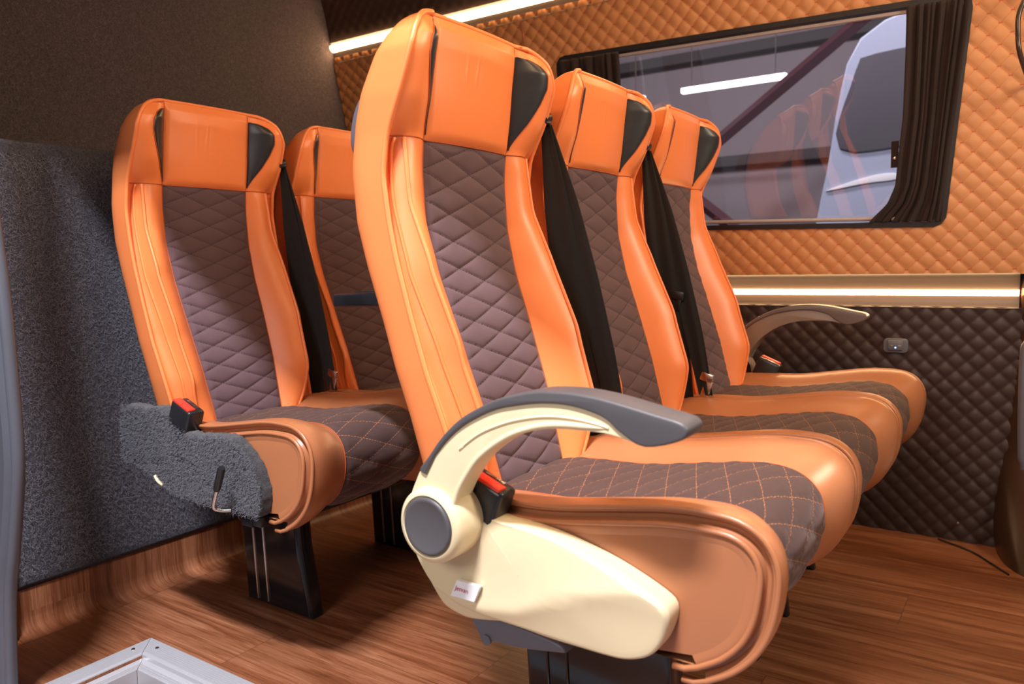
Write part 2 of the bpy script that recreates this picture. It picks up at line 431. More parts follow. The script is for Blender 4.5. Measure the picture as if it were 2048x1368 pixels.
# coved vinyl skirting against the rear partition
prof = [(-1.765, 0.0005), (-1.79, 0.002), (-1.808, 0.010), (-1.817, 0.026), (-1.819, 0.05), (-1.819, 0.135)]
pr = cr(prof, 5); ys = np.linspace(0.30, 2.42, 60)
m = MB(); m.grid(np.array([[(x, y, z) for y in ys] for x, z in pr])); tag(m.build('baseboard_rear', 'wood_up'), kind='structure')
# lower carpeted partition (luggage bay) with ledge, rounded top edge
pr = cr([(-1.8175, 0.118), (-1.815, 0.14), (-1.812, 0.6), (-1.812, 1.035), (-1.818, 1.052), (-1.835, 1.06), (-2.0, 1.06), (-2.36, 1.06)], 6)
ys = np.linspace(0.28, 2.40, 90)
rnd = random.Random(4)
P = np.array([[(x, y, z + (0.0018 * math.sin(y * 61) + 0.0012 * math.sin(y * 143 + 1) if k < 3 else 0)) for y in ys] for k, (x, z) in enumerate(pr)])
m = MB(); m.grid(P); wl = tag(m.build('wall_rear_lower', 'carpet'), kind='structure')
add_pile(wl, 42000, plane_frame((-1.811, .70, .12), (0, 1.15, 0), (0, 0, .925), (1, 0, 0)), 'fibre_grey', 2)
# upper carpeted rear wall
ys = np.linspace(0.28, 2.40, 30); zs = np.linspace(1.04, 2.03, 30)
P = np.array([[(REAR - 0.004, min(y, 2.5), z) for y in ys] for z in zs])
m = MB(); m.grid(P); m.box((REAR - 0.03, 1.35, 1.53), (0.04, 2.3, 1.04)); wu = tag(m.build('wall_rear', 'carpet_upper'), kind='structure')
add_pile(wu, 36000, plane_frame((REAR - .003, .95, 1.06), (0, 1.33, 0), (0, 0, .95), (1, 0, 0)), 'fibre_brown', 3, .010, .0008)
# side wall, quilted
tag(wall_band('wall_side', 0.737, 1.612, 'wall_orange', 0.0065, in_hole), kind='structure')
tag(wall_band('wall_side_lower', 0.0, 0.650, 'wall_brown', 0.0075), kind='structure')
# outer skin of the side wall with the window hole
xs = np.linspace(REAR - 0.05, 0.5, 180); zs = np.linspace(-0.05, 2.03, 130); X, Z = np.meshgrid(xs, zs)
keep = ~in_hole((X[:-1, :-1] + X[1:, 1:]) / 2, (Z[:-1, :-1] + Z[1:, 1:]) / 2)
m = MB(); m.grid(np.stack([X, wall_y(np.clip(Z, 0, 1.72)) + 0.035 - np.clip(Z - 1.72, 0, 1) * 0.3, Z], -1), keep=keep)
tag(m.build('wall_side_outer', 'grey_plate'), kind='structure')
# vertical seam in the orange panel beside the window
# light rails: lower, between orange and brown quilting
def rail(name, zc, half, bulge, x0=REAR, x1=-0.037):
    a = np.linspace(-1, 1, 41); xs = np.linspace(x0, x1, 40)
    P = np.array([[(x, wall_y(zc + half * t) + 0.004 - 0.012 * abs(t) ** 8 - bulge * (min(1, max(0, (abs(t) - .22) / .5)) ** 1.6 if abs(t) < .8 else max(0, 1 - ((abs(t) - .8) / .2) ** 2)), zc + half * t) for x in xs] for t in a])
    m = MB(); m.grid(P); return m.build(name, 'trim_taupe')
tag(rail('trim_2', 0.6935, 0.046, 0.004), kind='structure')
tag(rail('trim_3', 1.628, 0.036, 0.003, REAR, 0.3), kind='structure')
def strip(name, zc, half, off, x0, x1, label, dome_=0.0035):
    xs = np.linspace(x0, x1, 60); a = np.linspace(0, math.pi, 7)
    P = np.array([[(x, wall_y(zc + half * math.cos(t)) - off - dome_ * math.sin(t), zc + half * math.cos(t)) for x in xs] for t in a])
    m = MB(); m.grid(P); return tag(m.build(name, 'led'), label, 'light')
strip('light_strip', 0.6875, 0.0075, -0.0030, -2.34, -0.038, 'warm glowing light strip along the wall below the window, between orange and brown quilting', 0.013)
strip('light_strip', 1.6465, 0.0125, -0.0030, REAR + 0.004, 0.3, 'warm glowing light strip high on the wall under the ceiling', 0.014)
# ceiling: curves in from the top of the side wall
pr = cr([(2.232, 1.66), (2.222, 1.70), (2.205, 1.77), (2.175, 1.85), (2.10, 1.93), (1.95, 1.975), (1.55, 2.0), (1.25, 1.995), (0.95, 1.965), (0.78, 1.90), (0.68, 1.80)], 16)
pr = resample(pr, 200); xs = np.linspace(REAR, 0.35, 330)
L_ = np.concatenate([[0], np.cumsum(np.linalg.norm(np.diff(pr, axis=0), axis=1))])
P = np.zeros((len(pr), len(xs), 3)); U = np.zeros((len(pr), len(xs), 2))
tn = np.gradient(pr, axis=0); tn /= np.linalg.norm(tn, axis=1)[:, None]; nm = np.stack([tn[:, 1], -tn[:, 0]], 1)
for i in range(len(pr)):
    hq = quilt(xs, np.full_like(xs, L_[i]), 0.05, 0.05, 0.45) * 0.004
    P[i, :, 0] = xs; P[i, :, 1] = pr[i, 0] - abs(nm[i, 0]) * hq * 0.5; P[i, :, 2] = pr[i, 1] - 0.7 * hq
    U[i, :, 0] = xs; U[i, :, 1] = L_[i]
m = MB(); m.grid(P, U); tag(m.build('ceiling', 'ceiling_brown', angle=None), kind='structure')
m = MB(); m.box((-1.0, 1.45, 2.045), (2.8, 1.6, 0.03)); tag(m.build('roof', 'grey_plate'), kind='structure')
# door header and rear door post on the camera side
m = MB(); m.box((-1.0, 0.655, 1.67), (2.8, 0.05, 0.39), bevel=0.012); tag(m.build('wall_door_header', 'grey_plate'), kind='structure')
m = MB(); m.box((-2.09, 0.69, 0.82), (0.62, 0.05, 2.0), bevel=0.012); tag(m.build('wall_door_side', 'grey_plate'), kind='structure')
o = MB().box((-0.40, 0.684, 1.56), (1.2, 0.012, 0.018)).build('light_strip', 'led'); tag(o, 'warm light strip along the header over the sliding door', 'light')
# orange padded corner pad of the roof
m = MB(); th = np.linspace(0, 2 * math.pi, 24, endpoint=False); ph = np.linspace(-1.5, 1.5, 12)
P = np.array([[(REAR + 0.06 + 0.06 * math.cos(p) * math.cos(t), 2.15 + 0.085 * math.cos(p) * math.sin(t), 1.862 + 0.037 * math.sin(p)) for t in th] for p in ph])
m.grid(P, cv=True); tag(m.build('roof_pad', 'leather'), 'orange padded leather corner pad at the ceiling above the rear wall corner', 'pad')

# window: rubber frame, rails, glass
wf = empty('window_1', (0, 0, 0), None, None); tag(wf, kind='structure')
o1 = win_outline(-0.004); o2 = win_outline(0.010)
def on_wall(p, off): return np.array([[x, wall_y(z) - off, z] for x, z in p])
m = MB(); m.grid(np.array([on_wall(o1, -0.004), on_wall(o1, 0.010), on_wall(o2, 0.010), on_wall(o2, -0.030)]), cv=True)
m.build('window_frame', 'black_rubber', wf)
# glass a few cm behind the lining
gp = np.array([[(*(lambda q: (q[0], wall_y(q[1]) + 0.030, q[1]))(win_xy(s_, t_)),) for s_ in np.linspace(-0.01, 1.01, 4)] for t_ in np.linspace(-0.02, 1.02, 2)])
# flat pane
pa = [win_xy(-0.01, -0.02), win_xy(1.01, -0.02), win_xy(1.01, 1.02), win_xy(-0.01, 1.02)]
def pane_y(z): return 2.395 + (2.308 - 2.395) * (z - 0.88) / 0.57
m = MB(); m.add([(x, pane_y(z), z) for x, z in pa] + [(x, pane_y(z) + 0.004, z) for x, z in pa], [(0, 1, 2, 3)])
m.v[0] = m.v[0][:4]; m.n = 4
m.build('window_pane', 'glass', wf, smooth=False)
for t_, r_, nm_ in ((0.966, 0.0055, 'curtain_rail'), (0.036, 0.0055, 'curtain_rail')):
    pts = []
    for s_ in np.linspace(0.012, 0.985, 24):
        x, z = win_xy(s_, t_); pts.append((x, wall_y(z) + 0.001, z))
    m = MB(); m.tube(pts, r_, res=8); m.build(nm_, 'silver_rail', wf)

# vertical seam piping of the orange panel, left of the window
m = MB(); m.tube([(-1.46, -0.0008 + wall_y(z) - 0.004, z) for z in np.linspace(0.75, 1.59, 30)], 0.0016); tag(m.build('trim_4', 'seam'), kind='structure')

# front pillar at the right end of the side wall
pl = cr([(-0.036, 0.70), (-0.036, 0.685), (-0.043, 0.544), (-0.057, 0.348), (-0.071, 0.146), (-0.074, 0.06), (-0.066, 0.0)], 6)
zz = np.concatenate([pl[:, 1], [0.735, 1.0, 1.4, 1.7]]); xx = np.concatenate([pl[:, 0], [-0.03, -0.015, 0.005, 0.02]])
idx = np.argsort(zz); zz = zz[idx]; xx = xx[idx]
P = []
for x, z in zip(xx, zz):
    row = []
    for a in np.linspace(0, 1, 14):
        ang = a * math.pi / 2
        depth = 0.035 + (0.19 * max(0, 1 - z / 0.28) ** 1.5 if z < 0.28 else 0)
        row.append((x + 0.10 * (1 - math.cos(ang)) ** 0.9, wall_y(z) + 0.01 - depth * math.sin(ang), z))
    row.append((x + 0.30, wall_y(z) + 0.01 - depth * 1.15, z)); row.append((x + 0.6, wall_y(z) + 0.01 - depth * 1.2, z)); P.append(row)
m = MB(); m.grid(np.array(P)); tag(m.build('trim_5', 'pillar_brown', angle=60), kind='structure')
# ------------------------------------------------------------------ seat
SO = np.array([-0.60, 1.012, 0.0])        # seat origin in the frame of the nearest seat
Zk = [.42, .48, .58, .68, .77, .85, .93, .975, 1.03, 1.09, 1.126, 1.142, 1.15]
xc = sampler(Zk, [-.640, -.655, -.682, -.716, -.748, -.767, -.771, -.767, -.758, -.751, -.745, -.743, -.743], 11)
sh = sampler([.42, .48, .60, .70, .85, .975, 1.15], [.085, .089, .097, .103, .108, .108, .106], 11)
rh = sampler([.42, .48, .56, .64, .72, .80, .90, .975, 1.03, 1.09, 1.112, 1.130, 1.140, 1.147, 1.15], [.172, .180, .187, .190, .190, .190, .189, .187, .189, .187, .179, .167, .152, .134, .112], 3)
xr = sampler([.42, .48, .56, .64, .72, .80, .85, .92, .975, 1.03, 1.09, 1.13, 1.15], [-.640, -.655, -.676, -.706, -.732, -.755, -.766, -.776, -.768, -.740, -.716, -.716, -.732], 11)
xb = sampler([.40, .50, .57, .636, .71, .785, .853, .935, 1.0, 1.04, 1.082, 1.11, 1.128, 1.14, 1.150], [-.742, -.752, -.768, -.790, -.812, -.839, -.860, -.866, -.858, -.846, -.820, -.798, -.778, -.764, -.748], 5)
ZS = 0.975
hc = sampler([.42, .44, .46, .49, .53, .60, .68, .78, .88, .975], [.090, .108, .124, .138, .147, .153, .160, .167, .164, .160], 15)
xk = sampler([.42, .48, .56, .68, .78, .88, .975], [-.630, -.622, -.612, -.652, -.706, -.750, -.761], 15)
def FX(y, z):
    y = np.asarray(y, float); z = np.asarray(z, float); a = np.abs(y)
    s_, r_ = sh(z), rh(z); c_, e_ = xc(z), xr(z)
    t = np.clip((a - s_) / (r_ - s_), 0, 1)
    top = 1 / (1 + np.exp(-(z - ZS) / 0.006))
    fade = np.clip((1.15 - z) / 0.04, 0, 1)
    inner = c_ + (0.004 + 0.008 * top * fade) * (1 - np.clip(a / s_, 0, 1) ** 2)
    Bt = (1 - top) * (0.026 - 0.016 * np.clip((z - .62) / .3, 0, 1)) + top * 0.010 * fade
    w_ = t * t * (3 - 2 * t) * (1 - top) * 0.5 + t * (1 - (1 - top) * 0.5)
    outer = c_ + (e_ - c_) * w_ + Bt * np.sin(math.pi * np.clip(t, 0, 1) ** 0.85) ** 0.9
    h_, k_ = hc(z), xk(z); u = np.clip((a - s_) / (h_ - s_), 0, 1); v = np.clip((a - h_) / (r_ - h_), 0, 1)
    k_ = k_ - np.where(y < 0, .024, .009) * np.clip((.80 - z) / .15, 0, 1)
    low = np.where(a <= h_, c_ + (k_ - c_) * u ** 1.15 + 0.011 * np.sin(math.pi * u) ** 0.9, k_ + (e_ - k_) * v ** 0.62 - 0.015 * np.sin(math.pi * v))
    crest = 0.013 * fade * np.clip((z - ZS) / 0.05, 0, 1) ** 0.7
    outer = outer + top * crest * np.where(t < .55, np.sin(math.pi / 2 * np.clip(t / .55, 0, 1)), np.cos(math.pi / 2 * np.clip((t - .55) / .45, 0, 1)) ** .8)
    outer = top * outer + (1 - top) * low
    return np.where(a <= s_, inner, outer)
def fpt(y, z, off=0.0): return np.array([FX(y, z) + off, y + SO[1], z])

def make_seat():
    root = empty('coach_seat', tuple(SO), 'x', 'seat', 'orange and brown quilted passenger seats')
    B = lambda m, n, mat, p=root, **k: m.build(n, mat, p, origin=SO, **k)
    zall = np.concatenate([np.linspace(.42, 1.09, 110), np.linspace(1.094, 1.15, 26)])
    # upholstered cover: wings, sides, back
    m = MB()
    for sg in (-1, 1):
        P = [];
        for z in zall:
            ys = np.concatenate([sh(z) + (hc(z) - sh(z)) * np.linspace(0, 1, 20), hc(z) + (rh(z) - hc(z)) * np.linspace(0, 1, 18)[1:]]) if z < ZS + .004 else sh(z) + (rh(z) - sh(z)) * np.linspace(0, 1, 37)
            P.append([(float(FX(sg * y, z)), sg * y + SO[1], z) for y in ys])
        m.grid(np.array(P))
    P = []
    for z in zall:
        row = []
        for a in np.linspace(0, math.pi, 60):
            c_, s_ = math.cos(a), math.sin(a); e = 0.42
            yy = (rh(z) + 0.003) * math.copysign(abs(c_) ** e, c_) if abs(c_) > 1e-6 else 0.0
            x_ = xr(z) + (xb(z) - xr(z)) * abs(s_) ** e if s_ > 1e-6 else xr(z)
            row.append((x_, yy + SO[1], z))
        P.append(row)
    m.grid(np.array(P))
    cover = B(m, 'backrest', 'leather', angle=50)
    # suede quilted centre panel
    zs = np.linspace(.42, ZS, 280); vs = np.linspace(-1, 1, 100); P = np.zeros((len(zs), len(vs), 3)); U = np.zeros((len(zs), len(vs), 2))
    al = np.concatenate([[0], np.cumsum(np.hypot(np.diff(zs), np.diff(xc(zs))))]); al -= al[-1]
    for i, z in enumerate(zs):
        y = vs * float(sh(z)); edge = np.clip((1 - np.abs(vs)) * 9, 0, 1) * min(1, (ZS - z) / 0.012 + 0.05)
        hq = quilt(y, np.full_like(y, al[i]), .112, .043, .26)
        P[i, :, 0] = FX(y * .999, np.full_like(y, z)) + 0.0005 + 0.0062 * hq * edge; P[i, :, 1] = y + SO[1]; P[i, :, 2] = z
        U[i, :, 0] = y; U[i, :, 1] = al[i]
    m = MB(); m.grid(P, U); B(m, 'backrest_panel', 'suede', angle=None)
    # head cushion
    zs = np.concatenate([np.linspace(ZS, 1.12, 40), np.linspace(1.124, 1.15, 14)])
    P = []
    for z in zs:
        y = np.linspace(-1, 1, 110) * float(sh(z)); ed = np.clip((1 - np.abs(np.linspace(-1, 1, 110))) * 12, 0, 1) ** .5 * min(1, ((z - ZS) / .012 + .02)) ** .5 * min(1, (1.153 - z) / .02)
        wr = 0.0011 * np.exp(-((z - 1.085) / .022) ** 2) * (np.exp(-((y + .012 - (z - 1.08) * .1) / .0022) ** 2) + .8 * np.exp(-((y + .036) / .002) ** 2) - .7 * np.exp(-((y + .006) / .0024) ** 2))
        P.append(np.stack([FX(y * .999, np.full_like(y, z)) + 0.006 * ed + wr, y + SO[1], np.full_like(y, z)], 1))
    m = MB(); m.grid(np.array(P)); B(m, 'headrest', 'leather')
    # black wedge inserts either side of the head cushion
    for sg in (-1, 1):
        zs = np.linspace(.982, 1.134, 44)
        oy = sampler([.982, 1.0, 1.03, 1.06, 1.085, 1.105, 1.12, 1.130, 1.134], [.1085, .117, .133, .147, .155, .153, .142, .126, .109], 5)
        P = []
        for z in zs:
            y0 = float(sh(z)) + .0008; y1 = max(float(oy(z)), y0 + .0005); v = np.linspace(0, 1, 16); y = y0 + (y1 - y0) * v
            P.append(np.stack([FX(sg * y, np.full_like(y, z)) + 0.0008 + 0.0035 * np.sin(math.pi * v) ** .6, sg * y + SO[1], np.full_like(y, z)], 1))
        m = MB(); m.grid(np.array(P)); o = B(m, 'headrest_insert', 'black_leather'); o['label'] = 'black leather wedge insert'
        m = MB(); m.tube([P_[-1] + np.array([.0002, 0, 0]) for P_ in P], .0011, res=6)
        B(m, 'seam', 'seam')
    # piping loop round the front edge of the backrest
    zl = np.concatenate([np.linspace(.45, 1.09, 60), np.linspace(1.094, 1.148, 20)])
    loop = [(float(xr(z)) + .001, SO[1] - float(rh(z)), z) for z in zl] + \
           [(float(FX(y, 1.15)) - .002, SO[1] + y, 1.1520) for y in np.linspace(-.106, .106, 30)] + \
           [(float(xr(z)) + .001, SO[1] + float(rh(z)), z) for z in zl[::-1]]
    m = MB(); m.tube(np.array(loop), .0042, res=8); B(m, 'piping', 'leather', angle=None)
    # double piping down the bolsters, below the head cushion
    for sg in (-1, 1):
        for dd, r_ in ((-.001, .0036), (.008, .0030)):
            pts = []
            for z in np.linspace(.45, ZS - .002, 60):
                y = float(hc(z)) + dd; pts.append((float(FX(sg * y, z)) + .001, sg * y + SO[1], z))
            m = MB(); m.tube(np.array(pts), r_, res=6); B(m, 'piping', 'leather', angle=None)
        # seams
        pts = [(float(FX(sg * float(sh(z)), z)) + .0004, sg * float(sh(z)) + SO[1], z) for z in np.linspace(.44, 1.146, 80)]
        m = MB(); m.tube(np.array(pts), .0012, res=5)
        pts = [(float(FX(sg * y, ZS)) + .0004, sg * y + SO[1], ZS) for y in np.linspace(float(sh(ZS)), float(rh(ZS)), 14)]
        m.tube(np.array(pts), .0011, res=5); B(m, 'seam', 'seam', angle=None)
    m = MB(); m.tube(np.array([(float(FX(y, ZS)) + .0012, y + SO[1], ZS) for y in np.linspace(-.108, .108, 30)]), .0014, res=5); B(m, 'seam', 'seam', angle=None)
    # grey shell behind
    P = []
    for z in np.linspace(.62, 1.085, 60):
        zz_ = (z - .62) / .465; bulge = -.003 + .048 * math.exp(-((z - 1.0) / .050) ** 4); hw = .158 * min(1, ((1 - zz_) * 14) ** .5 + .3)
        P.append([(float(xb(z)) + .004 - bulge * (1 - abs(v) ** 9.0), v * hw + SO[1], z) for v in np.linspace(-1, 1, 30)])
    m = MB(); m.grid(np.array(P)); o = B(m, 'back_shell', 'grey_plate'); o['label'] = 'dark grey plastic shell on the back of the seat'
    # ---- cushion
    prof = resample(cr([(-.715, .425), (-.68, .448), (-.64, .460), (-.58, .464), (-.50, .467), (-.40, .482), (-.34, .491), (-.30, .492), (-.268, .484), (-.245, .464), (-.236, .438), (-.238, .405), (-.250, .375), (-.272, .350), (-.300, .332)], 10), 120)
    tg = np.gradient(prof, axis=0); tg /= np.linalg.norm(tg, axis=1)[:, None]; nr = np.stack([-tg[:, 1], tg[:, 0]], 1)
    al = np.concatenate([[0], np.cumsum(np.linalg.norm(np.diff(prof, axis=0), axis=1))])
    top = np.clip(1 - np.abs(al - .15) / .5, 0, 1)
    def off(t):   # t 0..1 across the bolster
        return .020 * (t * t * (3 - 2 * t)) + .007 * math.sin(math.pi * t)
    CH = .207; CS = .107
    P = np.zeros((len(prof), 80, 3)); U = np.zeros((len(prof), 80, 2)); vs = np.linspace(-1, 1, 80)
    for i in range(len(prof)):
        y = vs * CS; hq = quilt(y, np.full_like(y, al[i]), .112, .043, .30); e = np.clip((1 - np.abs(vs)) * 9, 0, 1)
        o_ = .004 * (1 - vs ** 2) + .0045 * hq * e
        P[i, :, 0] = prof[i, 0] + nr[i, 0] * o_; P[i, :, 1] = y + SO[1]; P[i, :, 2] = prof[i, 1] + nr[i, 1] * o_
        U[i, :, 0] = y; U[i, :, 1] = al[i]
    cus = MB(); cus.grid(P, U); cobj = B(cus, 'cushion_panel', 'cushion_suede', angle=None)
    m = MB()
    ic = int(np.argmin(np.abs(nr[:, 0] - nr[:, 1]) + (prof[:, 0] < -.35) * 9))
    def edge_pt(i, sg, y, o_):
        o_ = o_ + .011 * np.clip((y - CS) / .08, 0, 1) * math.exp(-((al[i] - al[ic]) / .035) ** 2)
        return (prof[i, 0] + nr[i, 0] * o_, sg * y + SO[1], prof[i, 1] + nr[i, 1] * o_)
    lat = [(CS + (CH - .004 - CS) * t, off(t)) for t in np.linspace(0, 1, 22)] + [(CH - .001, .019), (CH - .001, .014), (CH - .009, .009), (CH - .009, .005), (CH + .001, .001), (CH + .003, -.003), (CH + .003, -.008), (CH + .002, -.014)]
    for sg in (-1, 1):
        G = np.array([[edge_pt(i, sg, y, o_) for i in range(len(prof))] for y, o_ in lat]); m.grid(G)
        # side panel: fan inward from the last rail
        last = G[-1][6:]; back = np.array([(-.66, last[0][1], .40), (-.66, last[0][1], .345), (-.5, last[0][1], .338), (-.38, last[0][1], .336)])
        ring = np.vstack([last, resample(np.vstack([last[-1], back[::-1], last[0]]), 30)[1:-1]])
        cen = np.array([-.43, ring[0][1], .41]); rr = [ring]
        for k, (s_, d_) in enumerate(((.90, .0006), (.8, .001), (.65, .0014), (.5, .0017), (.35, .0019), (.2, .002), (.01, .002))):
            q = cen + (ring - cen) * s_; q[:, 1] += sg * d_; rr.append(q)
        m.grid(np.array(rr), cv=True)
    # underside
    u_ = np.array([(-.300, .332), (-.38, .333), (-.5, .335), (-.66, .345), (-.70, .40), (-.715, .425)])
    m.grid(np.array([[(x, SO[1] + y, z) for x, z in u_] for y in (-CH, CH)]))
    B(m, 'cushion', 'seat_leather', angle=55)
    for sg in (-1, 1):
        for (y, o_, r_) in ((CH - .002, .0185, .0036), (CH + .0025, .000, .0038)):
            pts = [edge_pt(i, sg, y, o_) for i in range(8, len(prof))]
            e0 = np.array(pts[-1]); pts += [tuple(e0 + np.array([-.016, 0, -.006])), tuple(e0 + np.array([-.03, 0, -.006]))] 
            mm = MB(); mm.tube(np.array(pts), r_, res=7); B(mm, 'cushion_piping', 'seat_leather', angle=None)
        mm = MB(); mm.tube(np.array([edge_pt(i, sg, CS, .0008) for i in range(len(prof))]), .0011, res=5); B(mm, 'cushion_seam', 'seam', angle=None)
    # frame under the cushion
    m = MB(); m.box((-.50, SO[1], .322), (.34, .33, .028), bevel=.004).box((-.69, SO[1], .38), (.05, .34, .12), bevel=.004)
    B(m, 'seat_frame', 'black_plastic')
    return root

def add_leg(seat, xbk, xft, y0, th, lean=.02, rib='gloss_black'):
    """pressed steel pedestal, coordinates in the frame of the nearest seat"""
    m = MB(); pts = [(xbk - .015, .315), (xbk, .0), (xft, .0), (xft - lean, .16), (xft - lean - .008, .315)]
    m.prism(pts, y0, y0 + th, bevel=.011, seg=4)
    o = m.build('leg', 'gloss_black', seat, origin=SO)
    m = MB()
    for k in (.045, .082):
        m.tube(np.array([(xbk - .015 + k, y0 - .0005, .31), (xbk + k, y0 - .0005, .012)]), .0025, res=8)
    m.build('leg_rib', rib, seat, origin=SO)
    return o
def add_belt(seat):
    m = MB()
    def ribbon(pts, wd, tw, folds=0.0):
        p = resample(cr(pts, 8), 60); G = []
        for i, q in enumerate(p):
            f_ = i / 59; w_ = np.interp(f_, np.linspace(0, 1, len(wd)), wd)
            d = np.array([math.cos(tw), math.sin(tw), 0]); nrm = np.array([-math.sin(tw), math.cos(tw), 0])
            row = [q + d * (v * w_ / 2) + nrm * folds * math.sin(v * 5 + f_ * 4) for v in np.linspace(-1, 1, 14)]
            row += [r_ - nrm * .0022 for r_ in row[::-1]]
            G.append(row)
        m.grid(np.array(G), cv=True)
    ribbon([(-.742, 1.2150, 1.035), (-.722, 1.2150, .90), (-.700, 1.2150, .76), (-.672, 1.2150, .60), (-.655, 1.2150, .44)], [.020, .052, .062, .062, .058], .10, .0016)
    ribbon([(-.738, 1.2175, 1.035), (-.700, 1.2175, .90), (-.664, 1.2175, .76), (-.628, 1.2175, .62), (-.600, 1.2175, .49)], [.016, .040, .048, .042, .030], .0, .0014)
    b = m.build('seat_belt', 'webbing', seat, origin=SO); b['label'] = 'black belt webbing hanging from the shoulder guide'
    m = MB(); m.lathe([(.0, -.014), (.008, -.014), (.0125, -.010), (.0135, 0), (.0125, .010), (.006, .014), (0, .014)], (-.742, 1.208, 1.045), (0, 1, .2), 20)
    m.box((-.765, 1.205, 1.045), (.05, .012, .022), bevel=.004)
    m.build('belt_guide', 'black_plastic', seat, origin=SO)
    m = MB(); m.box((-.600, 1.218, .50), (.020, .006, .045), rot=(0, 18, 0), bevel=.002).box((-.598, 1.217, .53), (.030, .008, .020), rot=(0, 18, 0), bevel=.003)
    o = m.build('latch_plate', 'chrome', seat, origin=SO); o['label'] = 'metal latch plate of the belt'
def add_buckle(seat, c=(-.588, .788, .472), flip=1):
    r = empty('belt_buckle', (0, 0, 0), None, None); r.parent = seat
    cc = np.array([c[0], SO[1] + (c[1] - SO[1]) * flip, c[2]])
    rot = (0, 22, 0)
    m = MB(); m.box(cc, (.062, .040, .090), rot=rot, bevel=.006, seg=3, taper=(1.0, .9)); m.build('buckle_body', 'black_plastic', r, origin=SO)
    off = Matrix.Rotation(math.radians(22), 3, 'Y')
    t = Vector(cc) + off @ Vector((-.002, -.008 * flip, .0452)); m = MB(); m.box(t, (.052, .017, .006), rot=rot, bevel=.002)
    m.build('release_button', 'red', r, origin=SO)
    t = Vector(cc) + off @ Vector((0, .009 * flip, .0452)); m = MB(); m.box(t, (.032, .006, .002), rot=rot, bevel=.0006); m.build('buckle_slot', 'chrome', r, origin=SO)
    return r
def dome(outline, y_back, y_face, rim, bulge, n=150, sg=-1):
    """rounded shell: outline in x,z ; sg = direction the face looks along y"""
    p = resample(outline, n, True); c = p.mean(0); t = np.roll(p, -1, 0) - np.roll(p, 1, 0); t /= np.linalg.norm(t, axis=1)[:, None]
    nn = np.stack([t[:, 1], -t[:, 0]], 1)
    if ((p - c) * nn).sum() < 0: nn = -nn
    G = []
    def ring(q, y): G.append(np.stack([q[:, 0], np.full(len(q), y), q[:, 1]], 1))
    ring(p, y_back)
    for a in np.linspace(0, math.pi / 2, 5): ring(p - nn * rim * (1 - math.cos(a)), y_face - sg * rim * (1 - math.sin(a)))
    q0 = p - nn * rim
    for s_ in (.97, .93, .87, .8, .72, .63, .54, .45, .36, .27, .18, .09, .004): ring(c + (q0 - c) * s_, y_face + sg * bulge * (1 - s_ ** 2))
    m = MB(); m.grid(np.array(G), cv=True); return m
PAD_O = [(-.628, .527), (-.638, .533), (-.624, .55), (-.601, .578), (-.573, .603), (-.542, .621), (-.516, .633), (-.491, .640), (-.464, .646), (-.437, .648), (-.412, .648), (-.38, .645), (-.346, .639), (-.316, .633), (-.295, .629), (-.286, .625), (-.283, .619), (-.286, .612), (-.295, .607), (-.312, .601), (-.329, .598), (-.340, .600)]
PAD_I = [(-.617, .549), (-.594, .574), (-.570, .594), (-.542, .610), (-.516, .621), (-.491, .627), (-.464, .632), (-.438, .634), (-.415, .633), (-.393, .629), (-.375, .623), (-.362, .613), (-.351, .606), (-.340, .600)]
ARM_L = [(-.340, .600), (-.357, .604), (-.377, .607), (-.404, .607), (-.432, .606), (-.455, .603), (-.478, .597), (-.503, .587), (-.529, .571), (-.552, .552), (-.569, .530), (-.581, .511), (-.589, .492), (-.595, .47)]
ARM_OL = [(-.664, .47), (-.662, .478), (-.656, .497), (-.647, .516), (-.637, .533), (-.628, .527)]
COVER = [(-.698, .424), (-.693, .406), (-.680, .387), (-.663, .369), (-.643, .355), (-.613, .343), (-.588, .339), (-.566, .337), (-.525, .335), (-.48, .332), (-.433, .3315), (-.401, .3315), (-.378, .333), (-.358, .339), (-.343, .348), (-.332, .362), (-.325, .379), (-.3215, .394), (-.323, .405), (-.330, .412), (-.347, .421), (-.375, .433), (-.403, .443), (-.432, .451), (-.462, .458), (-.493, .463), (-.522, .466), (-.545, .467), (-.566, .472), (-.583, .483), (-.60, .50), (-.65, .50), (-.69, .46)]
